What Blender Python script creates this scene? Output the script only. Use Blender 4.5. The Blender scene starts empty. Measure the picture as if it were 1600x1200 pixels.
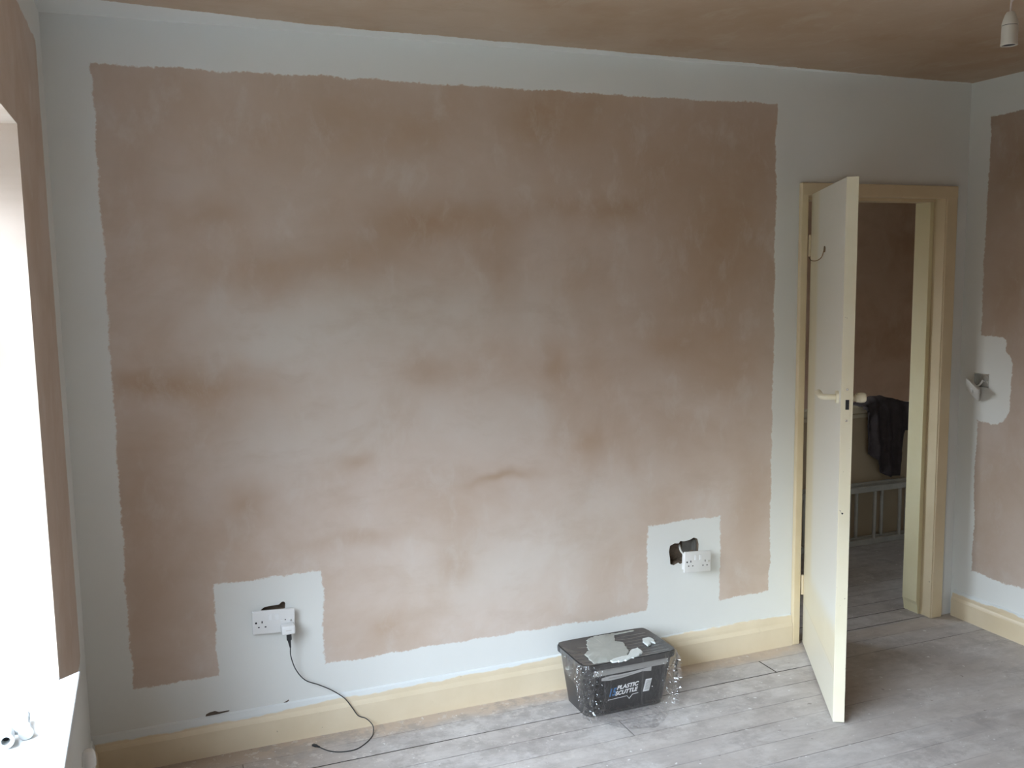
import bpy, bmesh, math, random
from mathutils import Vector, Matrix, Euler, noise as mnoise
random.seed(7)
scn = bpy.context.scene
COL = scn.collection

# ---------------------------------------------------------------- camera
CAM = Vector((0.2564, -3.3281, 1.6799))
YAW, PITCH, ROLL = math.radians(21.231), math.radians(6.7807), math.radians(-0.9041)
FPX = 1462.72
fwd = Vector((math.sin(YAW)*math.cos(PITCH), math.cos(YAW)*math.cos(PITCH), -math.sin(PITCH)))
right0 = Vector((math.cos(YAW), -math.sin(YAW), 0))
up0 = right0.cross(fwd)
right = math.cos(ROLL)*right0 + math.sin(ROLL)*up0
up = -math.sin(ROLL)*right0 + math.cos(ROLL)*up0
cam_data = bpy.data.cameras.new('camera')
cam = bpy.data.objects.new('camera', cam_data); COL.objects.link(cam)
mat = Matrix((right, up, -fwd)).transposed().to_4x4(); mat.translation = CAM
cam.matrix_world = mat
cam_data.sensor_width = 36; cam_data.sensor_fit = 'HORIZONTAL'
cam_data.lens = FPX/1600*36
cam_data.clip_start = 0.02
scn.camera = cam

# ---------------------------------------------------------------- daylight
world = bpy.data.worlds.new('sky'); scn.world = world; world.use_nodes = True
wt = world.node_tree; wt.nodes.clear()
wo = wt.nodes.new('ShaderNodeOutputWorld'); bg = wt.nodes.new('ShaderNodeBackground')
tc = wt.nodes.new('ShaderNodeTexCoord'); sx = wt.nodes.new('ShaderNodeSeparateXYZ')
rmp = wt.nodes.new('ShaderNodeValToRGB')
wt.links.new(tc.outputs['Generated'], sx.inputs[0]); wt.links.new(sx.outputs['Z'], rmp.inputs[0])
# the sky is brighter straight out of the window than along the house wall
az = wt.nodes.new('ShaderNodeMapRange'); az.interpolation_type = 'SMOOTHSTEP'
for i_, v_ in enumerate((-.97, -.58, .24, 1.0)): az.inputs[i_+1].default_value = v_
wt.links.new(sx.outputs['Y'], az.inputs[0])
amx = wt.nodes.new('ShaderNodeMix'); amx.data_type = 'RGBA'; amx.blend_type = 'MULTIPLY'; amx.inputs[0].default_value = 1.0
wt.links.new(rmp.outputs[0], amx.inputs[6]); wt.links.new(az.outputs[0], amx.inputs[7])
wt.links.new(amx.outputs[2], bg.inputs['Color']); wt.links.new(bg.outputs[0], wo.inputs[0])
SKY = 33.0
bg.inputs['Strength'].default_value = SKY
e = rmp.color_ramp.elements
e[0].position = 0.0; e[0].color = (.016, .012, .009, 1)
e[1].position = 1.0; e[1].color = (.75, .9, 1.05, 1)
for pos, c in ((.05, (.035, .030, .024, 1)), (.13, (.12, .115, .10, 1)), (.22, (.37, .40, .42, 1)), (.33, (.70, .81, .90, 1)), (.48, (.86, 1.01, 1.17, 1))):
    el = e.new(pos); el.color = c

def portal(loc, w, h, rot):
    L = bpy.data.lights.new('window_portal', 'AREA'); L.shape = 'RECTANGLE'; L.size = w; L.size_y = h
    L.cycles.is_portal = True
    o = bpy.data.objects.new('window_portal', L); COL.objects.link(o); o.location = loc; o.rotation_euler = rot
WY0, WY1, WZ0, WZ1 = -0.81, -3.30, 0.655, 2.045       # the window opening in the left wall (before the sill board)
portal((-.30, (WY0+WY1)/2, (WZ0+WZ1)/2), 1.38, 2.48, (0, -math.pi/2, 0))
portal((1.48, 1.50, 1.75), .90, 1.2, (0, -math.pi/2, 0))  # portal of the added fill window on the landing

scn.view_settings.view_transform = 'Standard'
scn.view_settings.look = 'None'
scn.view_settings.gamma = 1
scn.view_settings.use_curve_mapping = False
scn.view_settings.exposure = 0.0

# ---------------------------------------------------------------- helpers
def tag(o, label=None, cat=None, group=None, kind=None):
    if label: o['label'] = label
    if cat: o['category'] = cat
    if group: o['group'] = group
    if kind: o['kind'] = kind
    return o

def empty(name, loc=(0, 0, 0), rot=(0, 0, 0)):
    o = bpy.data.objects.new(name, None); COL.objects.link(o)
    o.location = loc; o.rotation_euler = rot; o.empty_display_size = .05
    return o

def frame_from(axis, hint=Vector((0, 0, 1))):
    a = axis.normalized()
    if abs(a.dot(hint)) > .98: hint = Vector((1, 0, 0))
    u = hint.cross(a).normalized(); v = a.cross(u)
    return u, v, a

class MB:
    def __init__(s): s.bm = bmesh.new()
    def poly(s, pts):
        try: return s.bm.faces.new([s.bm.verts.new(p) for p in pts])
        except ValueError: return None
    def box(s, lo, hi, M=None, bev=0.0, seg=2):
        r = bmesh.ops.create_cube(s.bm, size=1)
        vs = r['verts']
        c = (Vector(lo)+Vector(hi))/2; d = Vector(hi)-Vector(lo)
        for v in vs: v.co = Vector((v.co.x*d.x, v.co.y*d.y, v.co.z*d.z))+c
        if bev > 0:
            es = list({e for v in vs for e in v.link_edges})
            rr = bmesh.ops.bevel(s.bm, geom=es, offset=bev, segments=seg, profile=.5, affect='EDGES')
            vs = list({v for v in rr['verts']} | {v for v in vs if v.is_valid})
        if M is not None:
            for v in vs:
                if v.is_valid: v.co = M @ v.co
        return s
    def ring_loft(s, rings, cap0=True, cap1=True, closed=True):
        R = [[s.bm.verts.new(p) for p in r] for r in rings]
        n = len(R[0])
        for a, b in zip(R, R[1:]):
            for i in range(n if closed else n-1):
                j = (i+1) % n
                try: s.bm.faces.new((a[i], a[j], b[j], b[i]))
                except ValueError: pass
        if cap0: s.bm.faces.new(list(reversed(R[0])))
        if cap1: s.bm.faces.new(R[-1])
        return s
    def lathe(s, prof, origin=(0, 0, 0), axis=(0, 0, 1), n=24, cap=True):
        u, v, a = frame_from(Vector(axis)); o = Vector(origin)
        rings = [[o+a*h+(u*math.cos(t)+v*math.sin(t))*r for t in [2*math.pi*i/n for i in range(n)]] for r, h in prof]
        return s.ring_loft(rings, cap, cap)
    def cyl(s, p0, p1, r0, r1=None, n=16):
        p0, p1 = Vector(p0), Vector(p1)
        r1 = r0 if r1 is None else r1
        return s.lathe([(r0, 0), (r1, (p1-p0).length)], p0, p1-p0, n)
    def tube(s, pts, r, n=10):
        pts = [Vector(p) for p in pts]; rings = []
        u = None
        for i, p in enumerate(pts):
            t = (pts[min(i+1, len(pts)-1)]-pts[max(i-1, 0)]).normalized()
            if u is None: u, v, _ = frame_from(t)
            else:
                u = (u-t*u.dot(t)).normalized(); v = t.cross(u)
            rr = r[i] if isinstance(r, (list, tuple)) else r
            rings.append([p+(u*math.cos(a)+v*math.sin(a))*rr for a in [2*math.pi*k/n for k in range(n)]])
        return s.ring_loft(rings)
    def extrude_poly(s, pts, d):
        """closed polygon pts (3D) extruded by vector d into a solid"""
        d = Vector(d)
        s.ring_loft([[Vector(p) for p in pts], [Vector(p)+d for p in pts]])
        return s
    def build(s, name, m, parent=None, smooth=False, loc=None, rot=None):
        bmesh.ops.recalc_face_normals(s.bm, faces=s.bm.faces)
        me = bpy.data.meshes.new(name); s.bm.to_mesh(me); s.bm.free()
        if m: me.materials.append(m)
        if smooth:
            for p in me.polygons: p.use_smooth = True
            try: me.set_sharp_from_angle(angle=math.radians(40))
            except Exception: pass
        o = bpy.data.objects.new(name, me); COL.objects.link(o)
        if parent: o.parent = parent
        if loc: o.location = loc
        if rot: o.rotation_euler = rot
        return o

def spline(pts, n=8):
    P = [Vector(p) for p in pts]; P = [P[0]*2-P[1]]+P+[P[-1]*2-P[-2]]; out = []
    for i in range(1, len(P)-2):
        for k in range(n):
            t = k/n; a, b, c, d = P[i-1:i+3]
            out.append(.5*((2*b)+(-a+c)*t+(2*a-5*b+4*c-d)*t*t+(-a+3*b-3*c+d)*t**3))
    out.append(P[-2]); return out

def carve(obj, cutters):
    for c in cutters:
        md = obj.modifiers.new('cut', 'BOOLEAN'); md.operation = 'DIFFERENCE'; md.object = c; md.solver = 'EXACT'
    bpy.context.view_layer.update()
    dg = bpy.context.evaluated_depsgraph_get()
    me = bpy.data.meshes.new_from_object(obj.evaluated_get(dg))
    obj.modifiers.clear(); old = obj.data; obj.data = me; me.name = obj.name
    for c in cutters:
        m = c.data; bpy.data.objects.remove(c); bpy.data.meshes.remove(m)
    return obj

# ---------------------------------------------------------------- node helpers
class G:
    def __init__(s, name, rough=.6, spec=.3):
        s.mat = bpy.data.materials.new(name); s.mat.use_nodes = True
        s.nt = s.mat.node_tree; s.nt.nodes.clear()
        s.out = s.nt.nodes.new('ShaderNodeOutputMaterial'); s.bsdf = s.nt.nodes.new('ShaderNodeBsdfPrincipled')
        s.nt.links.new(s.bsdf.outputs[0], s.out.inputs[0])
        s.set('Roughness', rough); s.set('Specular IOR Level', spec)
        t = s.nt.nodes.new('ShaderNodeTexCoord'); s.P = t.outputs['Object']
        x = s.nt.nodes.new('ShaderNodeSeparateXYZ'); s.nt.links.new(s.P, x.inputs[0])
        s.x, s.y, s.z = x.outputs
    def plug(s, sock, v):
        if isinstance(v, bpy.types.NodeSocket): s.nt.links.new(v, sock)
        elif isinstance(v, (tuple, list)) and sock.type == 'RGBA' and len(v) == 3: sock.default_value = (*v, 1)
        else: sock.default_value = v
    def set(s, k, v): s.plug(s.bsdf.inputs[k], v)
    def m(s, op, a, b=0.0, c=0.0, clamp=False):
        n = s.nt.nodes.new('ShaderNodeMath'); n.operation = op; n.use_clamp = clamp
        for i, v in enumerate((a, b, c)): s.plug(n.inputs[i], v)
        return n.outputs[0]
    def add(s, a, b): return s.m('ADD', a, b)
    def sub(s, a, b): return s.m('SUBTRACT', a, b)
    def mul(s, a, b): return s.m('MULTIPLY', a, b)
    def vm(s, op, a, b=(0, 0, 0), c=(0, 0, 0)):
        n = s.nt.nodes.new('ShaderNodeVectorMath'); n.operation = op
        for i, v in enumerate((a, b, c)):
            if i < len(n.inputs): s.plug(n.inputs[i], v)
        return n.outputs[1] if op in ('DOT_PRODUCT', 'LENGTH', 'DISTANCE') else n.outputs[0]
    def noise(s, scale, detail=4, rough=.55, vec=None, col=False, stretch=None, dist=0.0):
        v = vec if vec is not None else s.P
        if stretch: v = s.vm('MULTIPLY', v, stretch)
        n = s.nt.nodes.new('ShaderNodeTexNoise')
        s.plug(n.inputs['Vector'], v); n.inputs['Scale'].default_value = scale
        n.inputs['Detail'].default_value = detail; n.inputs['Roughness'].default_value = rough
        n.inputs['Distortion'].default_value = dist
        return n.outputs['Color'] if col else n.outputs['Fac']
    def ramp(s, v, lo, hi, a=0.0, b=1.0, smooth=True):
        n = s.nt.nodes.new('ShaderNodeMapRange'); n.interpolation_type = 'SMOOTHSTEP' if smooth else 'LINEAR'
        for i, q in enumerate((v, lo, hi, a, b)): s.plug(n.inputs[i], q)
        return n.outputs[0]
    def mix(s, f, a, b):
        n = s.nt.nodes.new('ShaderNodeMix'); n.data_type = 'RGBA'
        s.plug(n.inputs['Factor'], f); s.plug(n.inputs['A'], a) if False else s.plug(n.inputs[6], a); s.plug(n.inputs[7], b)
        return n.outputs[2]
    def bump(s, h, dist=.002, strength=1.0):
        n = s.nt.nodes.new('ShaderNodeBump'); n.inputs['Distance'].default_value = dist; n.inputs['Strength'].default_value = strength
        s.plug(n.inputs['Height'], h); s.nt.links.new(n.outputs[0], s.bsdf.inputs['Normal'])
    def comb(s, x, y, z):
        n = s.nt.nodes.new('ShaderNodeCombineXYZ')
        for i, v in enumerate((x, y, z)): s.plug(n.inputs[i], v)
        return n.outputs[0]

WHITE = (.77, .80, .80)
PL_DRY = (.655, .56, .50)
PL_MID = (.59, .475, .395)
PL_BROWN = (.47, .335, .235)

def simple(name, col, rough=.5, spec=.4, metal=0.0, var=.06, scale=30, bump=0.0):
    g = G(name, rough, spec)
    n = g.noise(scale, 3)
    lo = tuple(c*(1-var) for c in col); hi = tuple(min(1, c*(1+var)) for c in col)
    g.set('Base Color', g.mix(n, lo, hi)); g.set('Metallic', metal)
    if bump: g.bump(g.noise(scale*4, 3), bump)
    return g.mat

BROWN = [(1.6,2.22,1.7,.30,.55),(2.5,1.75,.5,.6,.25),(0.68,1.73,0.153,0.066,0.6),(0.97,1.75,0.188,0.063,0.5),(1.16,1.86,0.17,0.064,0.7),(1.41,1.87,0.179,0.066,0.6),(1.53,1.7,0.073,0.145,0.5),(0.46,1.88,0.114,0.059,0.6),(0.37,1.32,0.23,0.044,0.8),(0.24,1.36,0.1,0.038,0.6),(0.61,1.66,0.13,0.054,0.35),(1.73,1.31,0.049,0.086,0.7),(1.22,1.32,0.08,0.057,0.6),(1.9,1.0,0.052,0.057,0.7),(0.55,0.89,0.069,0.06,0.7),(0.94,1.02,0.062,0.028,0.6),(0.96,0.7,0.132,0.031,0.6),(0.75,0.71,0.08,0.029,0.35),(1.5,0.89,0.129,0.02,0.9),(1.31,0.58,0.057,0.066,0.6),(1.04,0.36,0.084,0.055,0.7),(0.2,1.03,0.08,0.263,0.5),(2.36,1.74,0.217,0.288,0.45),(1.83,1.92,0.223,0.054,0.5),(2.25,1.37,0.184,0.09,0.4),(2.64,0.63,0.087,0.346,0.5),(1.78,2.29,0.19,0.119,0.45),(0.22,0.54,0.123,0.249,0.5),(2.2,1.03,0.092,0.107,0.35),(2.6,1.92,0.176,0.426,0.35),(0.94,2.23,0.137,0.153,0.35),(1.2,2.18,0.12,0.09,0.35),(1.93,0.44,0.088,0.19,0.3),(1.64,2.24,0.105,0.094,0.3),(2.57,1.3,0.13,0.163,0.35),(0.51,1.23,0.129,0.089,0.3),(2.05,1.94,0.115,0.05,0.4),(1.99,1.27,0.176,0.065,0.25)]
LIGHT = [(0.92,1.52,0.406,0.137,0.8),(1.3,1.56,0.307,0.119,0.4),(0.67,1.44,0.132,0.067,0.5),(0.95,1.24,0.289,0.117,0.4),(1.44,1.11,0.294,0.124,0.5),(0.95,1.08,0.119,0.071,0.4),(1.7,0.58,0.316,0.158,0.5),(1.38,0.52,0.241,0.153,0.4),(1.96,0.76,0.207,0.133,0.3),(0.68,1.1,0.18,0.115,0.5),(1.77,1.54,0.252,0.124,0.3),(2.47,1.74,0.063,0.042,0.4)]

def plaster(name, uv, pink, whites=(), blobs=(), lights=(), slope=None, base_scale=2.2, extra=None, tone=1.0, warm=(1, 1, 1)):
    """bare plaster inside the box `pink`, white mist coat elsewhere; whites = boxes painted white again.
    boxes: (u0, u1, v0, v1)"""
    g = G(name, .75, .2)
    T_ = lambda c_: tuple(a_*tone*b_ for a_, b_ in zip(c_, warm))
    u, v = {'x': g.x, 'y': g.y, 'z': g.z}[uv[0]], {'x': g.x, 'y': g.y, 'z': g.z}[uv[1]]
    W = g.comb(u, v, 0.0)
    edge = g.add(g.mul(g.sub(g.noise(70, 3, .7), .5), .022), g.mul(g.sub(g.noise(7, 2), .5), .035))
    def box(b):
        cu, cv, hu, hv = (b[0]+b[1])/2, (b[2]+b[3])/2, (b[1]-b[0])/2, (b[3]-b[2])/2
        du = g.sub(g.m('ABSOLUTE', g.sub(u, cu)), hu); dv = g.sub(g.m('ABSOLUTE', g.sub(v, cv)), hv)
        if len(b) > 4:
            a1 = g.m('MAXIMUM', g.add(du, b[4]), 0.0); a2 = g.m('MAXIMUM', g.add(dv, b[4]), 0.0)
            return g.sub(g.vm('LENGTH', g.comb(a1, a2, 0.0)), b[4])
        return g.m('MAXIMUM', du, dv)
    mottle = g.noise(base_scale, 5, .6, vec=W, dist=.4)
    fine = g.noise(14, 4, .6, vec=W)
    warp = g.vm('MULTIPLY_ADD', g.noise(3.2, 3, .6, vec=W, col=True), (.16, .16, 0), (-.08, -.08, 0))
    Pw = g.vm('ADD', W, warp)
    def gsum(lst):
        acc = None
        for (cu, cv, ru, rv, s) in lst:
            q = g.vm('MULTIPLY_ADD', Pw, (1/ru, 1/rv, 0), (-cu/ru, -cv/rv, 0))
            t = g.m('POWER', .42, g.vm('DOT_PRODUCT', q, q))
            acc = g.m('MULTIPLY_ADD', t, s, acc if acc is not None else 0.0)
        return acc
    base = g.mix(g.ramp(mottle, .3, .7), T_(PL_MID), T_(PL_DRY))
    if lights:
        base = g.mix(g.m('MULTIPLY', gsum(lights), .85, clamp=True), base, T_((.69, .65, .61)))
    b = g.ramp(mottle, .52, .2, 0, .5)
    if blobs:
        b = g.add(g.mul(gsum(blobs), g.ramp(fine, .2, .75, .65, 1.1)), g.mul(b, .5))
    base = g.mix(g.m('MULTIPLY', b, 1.0, clamp=True), base, T_(PL_BROWN))
    base = g.mix(g.ramp(g.noise(5.5, 5, .65, vec=g.vm('MULTIPLY', Pw, (.55, 1.5, 1))), .48, .72, 0, .30), base, T_((.50, .395, .31)))
    base = g.mix(g.ramp(g.noise(6.5, 5, .65, vec=g.vm('MULTIPLY_ADD', Pw, (1.3, .7, 1), (5, 5, 0))), .50, .74, 0, .40), base, T_((.69, .64, .60)))
    base = g.mix(g.ramp(fine, .35, .8, 0, .12), base, T_((.72, .64, .58)))
    if pink is None:
        mask = None; col = base
    else:
        d = box(pink)
        for w in whites: d = g.m('MAXIMUM', d, g.mul(box(w), -1.0))
        if extra: d = extra(g, d, u, v)
        mask = g.ramp(g.add(d, edge), -.003, .003)
        wn = g.noise(3, 4, .6)
        white = g.mix(wn, (.755, .768, .750), (.805, .815, .798))
        col = g.mix(mask, base, white)
    g.set('Base Color', col)
    h = g.add(g.mul(g.noise(2.5, 3), 4.0), g.mul(g.noise(45, 4, .6), .35))
    if mask is not None: h = g.add(h, g.mul(mask, .25))
    g.bump(h, .0016, .6)
    return g.mat

M = {}
M['wall_back'] = plaster('painted plaster, back wall', 'xz', (.14, 2.755, .262, 2.358),
    [(.42, .795, -.1, .618), (2.142, 2.498, -.1, .632), (-.1, .60, 0, .285)], BROWN, LIGHT)
def right_extra(g, d, u, v): return g.m('MAXIMUM', d, g.sub(.045, g.m('ABSOLUTE', g.sub(v, 5.0)))) if False else d
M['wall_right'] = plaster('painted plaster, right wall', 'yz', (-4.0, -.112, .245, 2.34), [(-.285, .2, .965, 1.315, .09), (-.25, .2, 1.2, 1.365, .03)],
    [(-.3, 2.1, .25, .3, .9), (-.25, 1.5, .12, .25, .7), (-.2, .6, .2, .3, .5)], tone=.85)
M['wall_left'] = plaster('painted plaster, window wall', 'yz', (-4.0, -.18, .49, 2.375), (), [(-.5, 1.2, .25, .6, .4)])
def ceil_extra(g, d, u, v):
    # the white border against the main wall narrows to the right
    w = g.ramp(u, 0.0, .8, .22, .105, False); w2 = g.ramp(u, .8, 3.8, 0, .10, False)
    return g.m('MAXIMUM', d, g.add(v, g.sub(w, w2)))
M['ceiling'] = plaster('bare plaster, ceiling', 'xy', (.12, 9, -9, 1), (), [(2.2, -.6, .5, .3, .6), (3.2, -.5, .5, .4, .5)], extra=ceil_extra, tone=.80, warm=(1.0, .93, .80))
M['plaster_bare'] = plaster('bare plaster', 'xz', None, tone=.62)
M['landing_plaster'] = plaster('bare plaster, landing', 'xz', None, tone=1.3, warm=(1.0, .90, .79))

# floor boards
g = G('sanded dusty floor boards', .62, .3)
pitch = .1195
yy = g.sub(g.y, g.mul(g.x, .006))
t = g.m('DIVIDE', g.add(yy, 20*pitch+.003), pitch)
bi = g.m('FLOOR', t); fr = g.sub(t, bi)
dist = g.mul(g.m('MINIMUM', fr, g.sub(1.0, fr)), pitch)
wn = g.nt.nodes.new('ShaderNodeTexWhiteNoise'); wn.noise_dimensions = '1D'; g.plug(wn.inputs['W'], bi); brand = wn.outputs['Value']
gi = g.m('FLOOR', g.add(t, .5))
STR = {-5: .5, -4: .8, -3: .5, -2: .8, -1: 1.3, 0: 1.2, 1: .38, 2: 1.25, 3: .62, 4: .42, 5: .5, 6: .38, 7: .5}
acc = None
for k_, v_ in STR.items():
    acc = g.m('MULTIPLY_ADD', g.m('COMPARE', gi, 20.0-k_, .1), v_-.4, acc if acc is not None else .4)
far = g.mul(g.ramp(g.x, 2.6, 3.1), g.ramp(g.y, -.17, -.10, 1, 0))
acc = g.mul(acc, g.ramp(far, 0, 1, 1, .55))
acc = g.mul(acc, g.ramp(g.mul(far, g.m('LESS_THAN', g.y, -.30)), 0, 1, 1, .45))
gapw = g.mul(acc, .0014)
gapvar = g.ramp(g.noise(3.5, 5, .75, stretch=(1, 8, 1)), .36, .62, .30, 1)
gap = g.mul(g.ramp(g.sub(dist, gapw), .0, .0016, 1, 0), g.m('MULTIPLY', gapvar, g.mul(acc, 1.15), clamp=True))
cut = g.mul(g.ramp(g.m('ABSOLUTE', g.sub(g.x, 2.63)), .0018, .0035, 1, 0), g.mul(g.m('GREATER_THAN', g.y, -.225), g.m('LESS_THAN', g.y, -.104)))
ends = g.mul(g.ramp(g.m('ABSOLUTE', g.sub(g.x, g.add(.4, g.mul(brand, 3.3)))), .001, .0025, .8, 0), g.m('LESS_THAN', brand, .45))
gap = g.m('MAXIMUM', g.m('MAXIMUM', gap, cut), g.mul(ends, .7))
off = g.comb(g.mul(brand, 13.0), 0.0, 0.0)
P2 = g.vm('ADD', g.P, off)
big = g.noise(2.2, 5, .62, stretch=(1, 1.6, 1))
mid = g.noise(9, 5, .65, vec=P2, stretch=(.6, 1.6, 1))
grain = g.noise(40, 4, .6, vec=P2, stretch=(.12, 3, 1))
spots = g.noise(38, 2, .5)
c = g.mix(g.ramp(big, .32, .68), (.45, .415, .40), (.60, .57, .555))
c = g.mix(g.ramp(mid, .42, .72, 0, .62), c, (.35, .325, .315))
c = g.mix(g.ramp(g.noise(5.5, 5, .7), .5, .75, 0, .7), c, (.68, .66, .65))
c = g.mix(g.ramp(g.noise(30, 6, .75, stretch=(.6, 1.2, 1)), .48, .72, 0, .45), c, (.36, .34, .33))
c = g.mix(g.ramp(g.noise(4.3, 6, .72, vec=g.vm('ADD', g.P, (7, 3, 0))), .50, .66, 0, .72), c, (.34, .31, .30))
c = g.mix(g.ramp(grain, .5, .8, 0, .35), c, (.46, .39, .33))
c = g.mix(g.mul(g.ramp(g.add(g.mul(brand, 1.0), 0.0), 0, 1), .22), c, (.52, .46, .41))
# unseen boards further back darkened to brown to cut and warm the bounce light
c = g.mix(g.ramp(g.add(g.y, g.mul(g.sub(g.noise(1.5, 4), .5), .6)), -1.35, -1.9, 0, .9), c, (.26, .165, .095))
# cleaner, warmer wood in a strip along the skirting boards
strip = g.ramp(g.add(g.y, g.mul(g.sub(g.noise(6, 3), .5), .12)), -.13, -.06)
strip = g.mul(strip, g.m('LESS_THAN', g.y, .0)); strip = g.mul(strip, g.ramp(g.x, 2.75, 3.0, 1, .3))
c = g.mix(g.mul(strip, .75), c, (.60, .475, .365))
c = g.mix(g.mul(g.ramp(g.x, .55, 1.0, 1, 0), .6), c, (.40, .31, .24))  # whole floor darker brown towards the left wall
# browner patch behind the door, paint specks
c = g.mix(g.mul(g.ramp(g.vm('LENGTH', g.vm('MULTIPLY', g.vm('SUBTRACT', g.P, (2.78, -.47, 0)), (1, 1.2, 0))), .05, .3, 1, 0), .3), c, (.36, .28, .21))
c = g.mix(g.ramp(spots, .69, .73, 0, .7), c, (.78, .78, .77))
c = g.mix(g.ramp(g.noise(90, 2), .74, .78, 0, .8), c, (.75, .75, .74))
near = g.mul(g.ramp(g.y, -.75, -.30), g.ramp(g.x, 2.0, 2.7, 1, .35))
c = g.mix(g.mul(g.ramp(g.noise(24, 5, .68, vec=g.vm('ADD', g.P, (2, 9, 0))), .56, .62, 0, .55), near), c, (.66, .62, .58))
c = g.mix(g.mul(g.ramp(g.noise(8, 6, .75, vec=g.vm('ADD', g.P, (4, 1, 0))), .48, .60, 0, .5), near), c, (.33, .30, .28))
c = g.mix(g.ramp(g.noise(26, 2, vec=P2), .71, .76, 0, .55), c, (.16, .13, .11))
c = g.mix(gap, c, (.035, .028, .022))
g.set('Base Color', c)
g.bump(g.sub(g.add(g.mul(mid, .5), g.mul(grain, .4)), g.mul(gap, 3.0)), .0018, .7)
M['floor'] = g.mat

# cream gloss for door, frame, skirting
def cream(name, a, b, white_top=None, dirt=True, rough=.38, bumpd=.0008):
    g = G(name, rough, .45)
    n = g.noise(3.5, 4, .6)
    c = g.mix(g.ramp(n, .3, .7), a, b)
    if dirt:
        c = g.mix(g.ramp(g.noise(11, 5, .7), .6, .85, 0, .35), c, tuple(q*.66 for q in a))
        c = g.mix(g.ramp(g.noise(55, 2), .755, .78, 0, .75), c, (.14, .10, .07))
    if white_top is not None:
        wob = g.mul(g.sub(g.noise(3.0, 4, .7, stretch=(1, 1, .2)), .5), .055)
        rr = g.mul(g.sub(g.noise(30, 3), .5), .008)
        lim = white_top(g) if callable(white_top) else white_top
        c = g.mix(g.ramp(g.add(g.z, g.add(wob, rr)), lim, g.add(lim, .006)), c, WHITE)
        # dark join along the floor
    g.set('Base Color', c)
    g.bump(g.add(g.noise(18, 3), g.mul(g.noise(90, 2), .3)), bumpd, .6)
    return g.mat
def skirt_lim(g):   # cream shows further up towards the door, less on the left
    return g.ramp(g.x, .2, 2.8, .112, .139, False)
M['skirting'] = cream('cream skirting gloss', (.74, .625, .45), (.80, .69, .52), skirt_lim)
M['skirting_right'] = cream('cream skirting gloss right', (.70, .58, .40), (.76, .65, .48), .112)
M['frame'] = cream('cream frame gloss', (.72, .60, .40), (.78, .66, .46))
M['jamb'] = cream('yellow cream jamb gloss', (.78, .71, .46), (.82, .76, .52))
# door leaf: yellower gloss with a paler overpainted field
g = G('door gloss', .33, .5)
inner = g.mul(g.ramp(g.x, .24, .26), g.ramp(g.z, .19, .205))
c = g.mix(g.ramp(g.noise(3, 4), .3, .7), (.80, .735, .56), (.83, .77, .60))
c = g.mix(g.mul(g.mul(g.ramp(g.x, .14, .24), g.ramp(g.z, .30, .40)), .9), c, (.85, .85, .79))
c = g.mix(g.mul(g.ramp(g.m('ABSOLUTE', g.sub(g.z, g.add(.185, g.mul(g.noise(3, 2), .01)))), .001, .004, 1, 0), .35), c, (.55, .50, .38))
c = g.mix(g.ramp(g.z, .20, .17, 0, .55), c, (.76, .74, .66))
c = g.mix(g.ramp(g.noise(14, 4, .7), .62, .85, 0, .25), c, (.6, .53, .38))
g.set('Base Color', c); g.bump(g.noise(14, 3), .0008, .5)
M['door'] = g.mat
g = G('door edge gloss', .35, .45)
c = g.mix(g.ramp(g.noise(5, 4), .3, .7), (.84, .79, .61), (.87, .83, .67))
c = g.mix(g.ramp(g.noise(40, 3), .70, .74, 0, .8), c, (.30, .26, .20))
g.set('Base Color', c); g.bump(g.noise(25, 3), .001, .5)
M['door_edge'] = g.mat

M['white_plastic'] = simple('white moulded plastic', (.80, .80, .80), .28, .5, var=.015)
M['white_gloss_plastic'] = simple('bright white plastic', (.86, .87, .88), .22, .5, var=.01)
M['fitting'] = simple('greyed white plastic', (.50, .51, .51), .5, .4, var=.1, scale=60)  # albedo lowered to grey so the fitting does not blow out
M['grey_white_plastic'] = simple('off white plastic', (.68, .67, .65), .35, .5, var=.02)
M['dark_slot'] = simple('dark recess', (.045, .045, .05), .8, .1)
M['black_plastic'] = simple('black cable plastic', (.035, .037, .04), .42, .4)
M['galv'] = simple('galvanised steel', (.70, .70, .68), .22, .5, metal=1.0, var=.25, scale=60, bump=.003)
M['dull_metal'] = simple('dull grey metal', (.20, .19, .175), .6, .4, metal=.3, var=.3, scale=60)
M['rubble'] = simple('broken plaster and brick', (.22, .17, .13), .95, .1, var=.5, scale=60, bump=.004)
M['crack'] = simple('dark chipped plaster', (.12, .095, .075), .95, .1, var=.4, scale=90)
M['copper'] = simple('dull brass', (.45, .33, .18), .4, .5, metal=1.0)
M['upvc'] = simple('white window frame', (.80, .81, .82), .3, .5, var=.02)
M['sill'] = simple('white gloss sill board', (.66, .67, .67), .3, .5, var=.02, scale=8)
M['brown_metal'] = simple('dull bronze hook', (.30, .22, .14), .4, .5, metal=.8)
M['ali'] = simple('worn aluminium', (.66, .65, .60), .45, .5, metal=.35, var=.2, scale=18)
M['hardboard'] = simple('cream painted hardboard', (.60, .49, .34), .5, .3, var=.1, scale=5)
M['rail'] = simple('cream gloss handrail', (.72, .64, .48), .35, .4, var=.06, scale=8)
M['jacket'] = simple('dark charcoal cloth', (.085, .070, .072), .9, .15, var=.3, scale=25, bump=.002)
M['lamp'] = simple('off white bakelite', (.60, .57, .52), .35, .5, var=.03)
M['flex'] = simple('pinkish white flex', (.62, .54, .53), .5, .3, var=.05)
M['bucket'] = simple('black bucket plastic', (.045, .043, .043), .34, .5, var=.2, scale=12)
M['bucket_in'] = simple('dark lid plastic', (.075, .073, .073), .2, .6, var=.25, scale=14)
M['label_black'] = simple('black printed label', (.022, .021, .022), .35, .4)
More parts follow.
